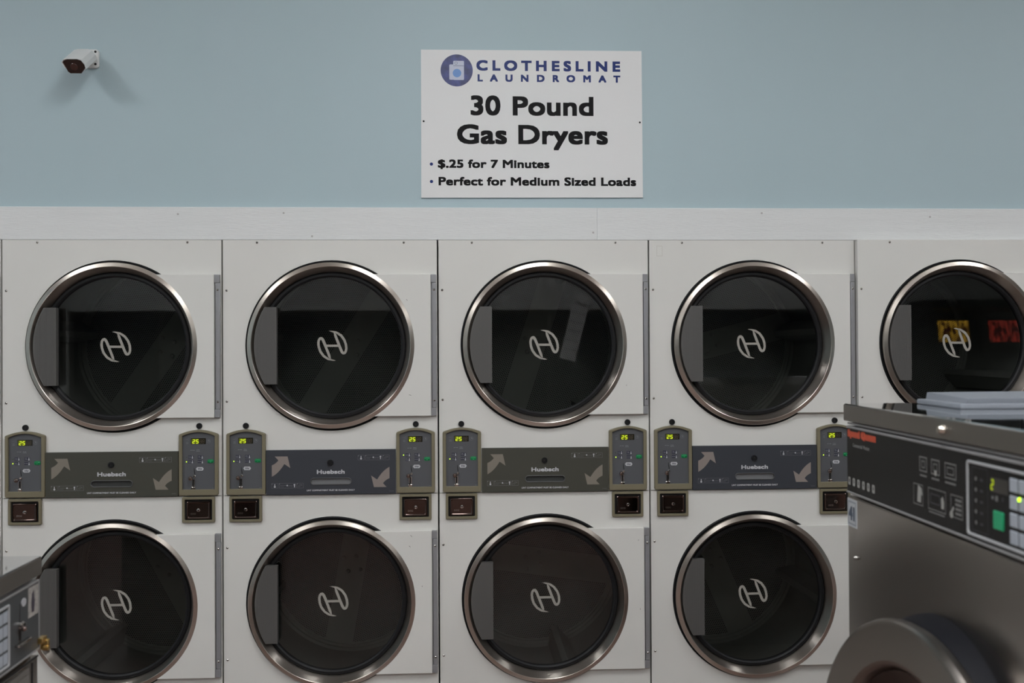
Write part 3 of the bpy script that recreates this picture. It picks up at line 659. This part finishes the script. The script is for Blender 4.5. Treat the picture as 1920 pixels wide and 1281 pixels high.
# soap dispenser lid on top
def lid(b):
    box(b, .0450, .2800, .172, .62, ZT_, ZT_+.013, .004); 
def lidtop(b):
    loft(b, [[(.0560, .192, ZT_+.013), (.2720, .192, ZT_+.013), (.2720, .60, ZT_+.013), (.0560, .60, ZT_+.013)],
             [(.0540, .196, ZT_+.030), (.2740, .196, ZT_+.024), (.2740, .60, ZT_+.026), (.0540, .60, ZT_+.032)]], True, True)
sl = ob('soap_dispenser_lid', None, lid, LIDP, wr, label='grey blue plastic lid lying on the steel top'); ob('raised_cover', None, lidtop, LIDP, sl)

# ------------------------------------------------------------------ small steel washer (left)
LWA = math.atan2(.99985, -.01742)
wl = thing('front_load_washer', 'small stainless washer with grey coin slot panel, cut off at the lower left corner', 'washing machine', (-.9274, -1.2923, 0), LWA)
W2 = .68; T2 = 1.034
ob('body', None, lambda b: (box(b, -W2+.012, -.012, .004, .70, .10, .800, .003), box(b, -W2+.03, -.03, .03, .68, 0, .10), box(b, -W2+.012, -.014, .02, .68, .800, .99)), STAIN, wl)
ob('top_panel', None, lambda b: box(b, -W2, 0, 0, .72, .990, T2, .003), STTOP, wl)
ob('front_lip', None, lambda b: box(b, -W2-.0005, .0008, -.0012, .006, .9895, T2-.0025, .0022), LIPM, wl)
ob('panel_trim', None, lambda b: (box(b, -W2+.013, -.013, -.001, .03, .9755, .9800, .001), box(b, -W2+.013, -.013, -.001, .03, .8130, .8175, .001), box(b, -.0150, -.0120, -.001, .03, .8130, .98)), RAIL, wl)
c2 = ob('control_panel', None, lambda b: box(b, -W2+.015, -.015, .001, .03, .8175, .9755), mat('panel_dark_grey', (.062, .066, .068), .45), wl)
def stk(b): box(b, -.0740, -.0170, .0002, .001, .9020, .9715)
s2 = ob('picture_sticker', None, stk, mat('worn_sticker', (.42, .39, .36), .6, var=.4, vscale=90), c2)
ob('sticker_figure', None, lambda b: (prism(b, [(-.056, .912), (-.044, .912), (-.040, .935), (-.046, .962), (-.054, .955), (-.058, .935)], -.0004, .0002)), mat('sticker_figure_ink', (.04, .03, .05), .6), s2)
ob('coin_label', None, lambda b: prism(b, circ(-.1000, .9470, .0125, 24, 0, .0095), -.0003, .001), PRINT, c2)
ob('coin_slot', None, lambda b: stroke(b, [(-.1205, .9480), (-.1215, .925), (-.1235, .902)], [.002, .004, .004], .0004), HOLE, c2, smooth=0)
ob('coin_mechanism', None, lambda b: (box(b, -.150, -.080, -.010, .001, .8560, .8620, .002), lathe(b, [(0, -.010), (.006, -.010), (.009, -.006), (.009, .001)], 20, -.1215, .900), box(b, -.1275, -.1165, -.0006, .001, .862, .893)), CHROME, c2)
ob('coin_channel', None, lambda b: rect(b, -.1245, -.1190, .864, .892, -.0009), HOLE, c2, smooth=0)
ob('coin_knob', None, lambda b: lathe(b, [(0, -.020), (.004, -.019), (.0065, -.015), (.006, -.010), (.003, -.008), (.003, -.002)], 24, -.1330, .8950), KNOBC, c2)
def kf2(b):
    Q = lambda d, y: [(p[0], y, p[1]) for p in rrect(-.60+d, -.1775-d, .8240+d, .9625-d, .004)]
    loft(b, [Q(0, .001), Q(0, -.001), Q(.0010, -.002), Q(.0045, -.002), Q(.0055, -.001), Q(.0055, .001)])
ob('keypad_frame', None, kf2, mat('pale_frame', (.42, .42, .43), .4), c2)
def k2(b):
    for i in range(4):
        for j in range(4): box(b, -.2080-.0245*i, -.1870-.0245*i, -.0005, .001, .9250-.0305*j, .9500-.0305*j, .001, 1)
ob('keypad', None, k2, KEY, c2)
ob('brass_latch', None, lambda b: (box(b, -.020, .010, -.010, .004, .826, .840, .002), box(b, .000, .012, -.016, .004, .806, .832, .003), lathe(b, [(0, -.018), (.007, -.016), (.008, -.004)], 18, .004, .812)), BRASS, wl)
cv = ob('coin_vault', None, lambda b: box(b, -.27, -.0780, -.003, .004, .690, .7900, .002), STEDGE, wl)
ob('vault_door', None, lambda b: box(b, -.258, -.090, -.006, -.003, .702, .778, .002), STEDGE, cv)
ob('edge_gap', None, lambda b: (box(b, -.0470, -.0430, .0025, .004, .12, .790), box(b, -.6, -.012, .0025, .004, .796, .800)), HOLE, wl)

# ------------------------------------------------------------------ behind the camera, seen only in the reflections
def screen_mat(cn, c):
    m, t, b = nt('lit_screen_'+cn); N, L = t.nodes, t.links
    tc = N.new('ShaderNodeTexCoord'); mp = N.new('ShaderNodeMapping'); mp.inputs['Scale'].default_value = (3.2, 1, 1.1); n = N.new('ShaderNodeTexNoise'); n.inputs['Scale'].default_value = 7; n.inputs['Detail'].default_value = 4
    L.new(tc.outputs['Object'], mp.inputs[0]); L.new(mp.outputs[0], n.inputs['Vector'])
    r = N.new('ShaderNodeValToRGB'); e = r.color_ramp.elements; e[0].position = .42; e[0].color = (.03, .002, .002, 1); e[1].position = .62; e[1].color = (*c, 1)
    L.new(n.outputs[0], r.inputs[0]); L.new(r.outputs[0], b.inputs['Emission Color']); b.inputs['Emission Strength'].default_value = 2.6
    b.inputs['Base Color'].default_value = (.02, .01, .01, 1); return m
ARC = [(6.05, 'yellow', (.95, .55, .05)), (6.68, 'red', (.55, .05, .03)), (7.31, 'amber', (.9, .42, .05))]
for X, cn, c in ARC:
    a = thing('arcade_cabinet', 'black arcade cabinet with %s lit screen by the front windows' % cn, 'arcade machine', (X, -7.9, 0), PI, 'arcade cabinets by the front windows')
    def ab(b):
        sec = [(0, 0), (.0, 1.0), (-.12, 1.08), (-.12, 1.14), (.06, 1.50), (.14, 1.95), (.02, 2.0), (.02, 2.1), (.62, 2.1), (.62, 0)]
        P0 = [(-.30, y, z) for y, z in sec]; P1 = [(.30, y, z) for y, z in sec]; loft(b, [P0, P1], True, True)
    ob('cabinet', 'arcade', ab, BLACKR, a)
    def scn(b):
        box(b, -.19, .19, -.0, .02, .06, .32)
    ob('screen', None, scn, screen_mat(cn, c), a, (0, .055, 1.53), (math.radians(-10), 0, 0))
ps = thing('notice_poster', 'white notice poster stuck askew on the front window frame', 'poster', (1.52, YF+.014, 1.80), PI)
PQ = []
def post(b): box(b, -.10, .10, -.012, 0, -.42, .42)
pb = ob('poster_sheet', None, post, SIGNW, ps, rot=(0, math.radians(-14), 0))
def ptx(b):
    for i, (s, h) in enumerate((('Wash', .05), ('only', .05), ('Large', .05), ('Dryers', .05), ('please clean', .025), ('lint screens', .025))): text(b, s, -.08, .08, .28-.115*i, h*.8, -.0125, .003)
ob('poster_lettering', None, ptx, INK, pb, smooth=0)
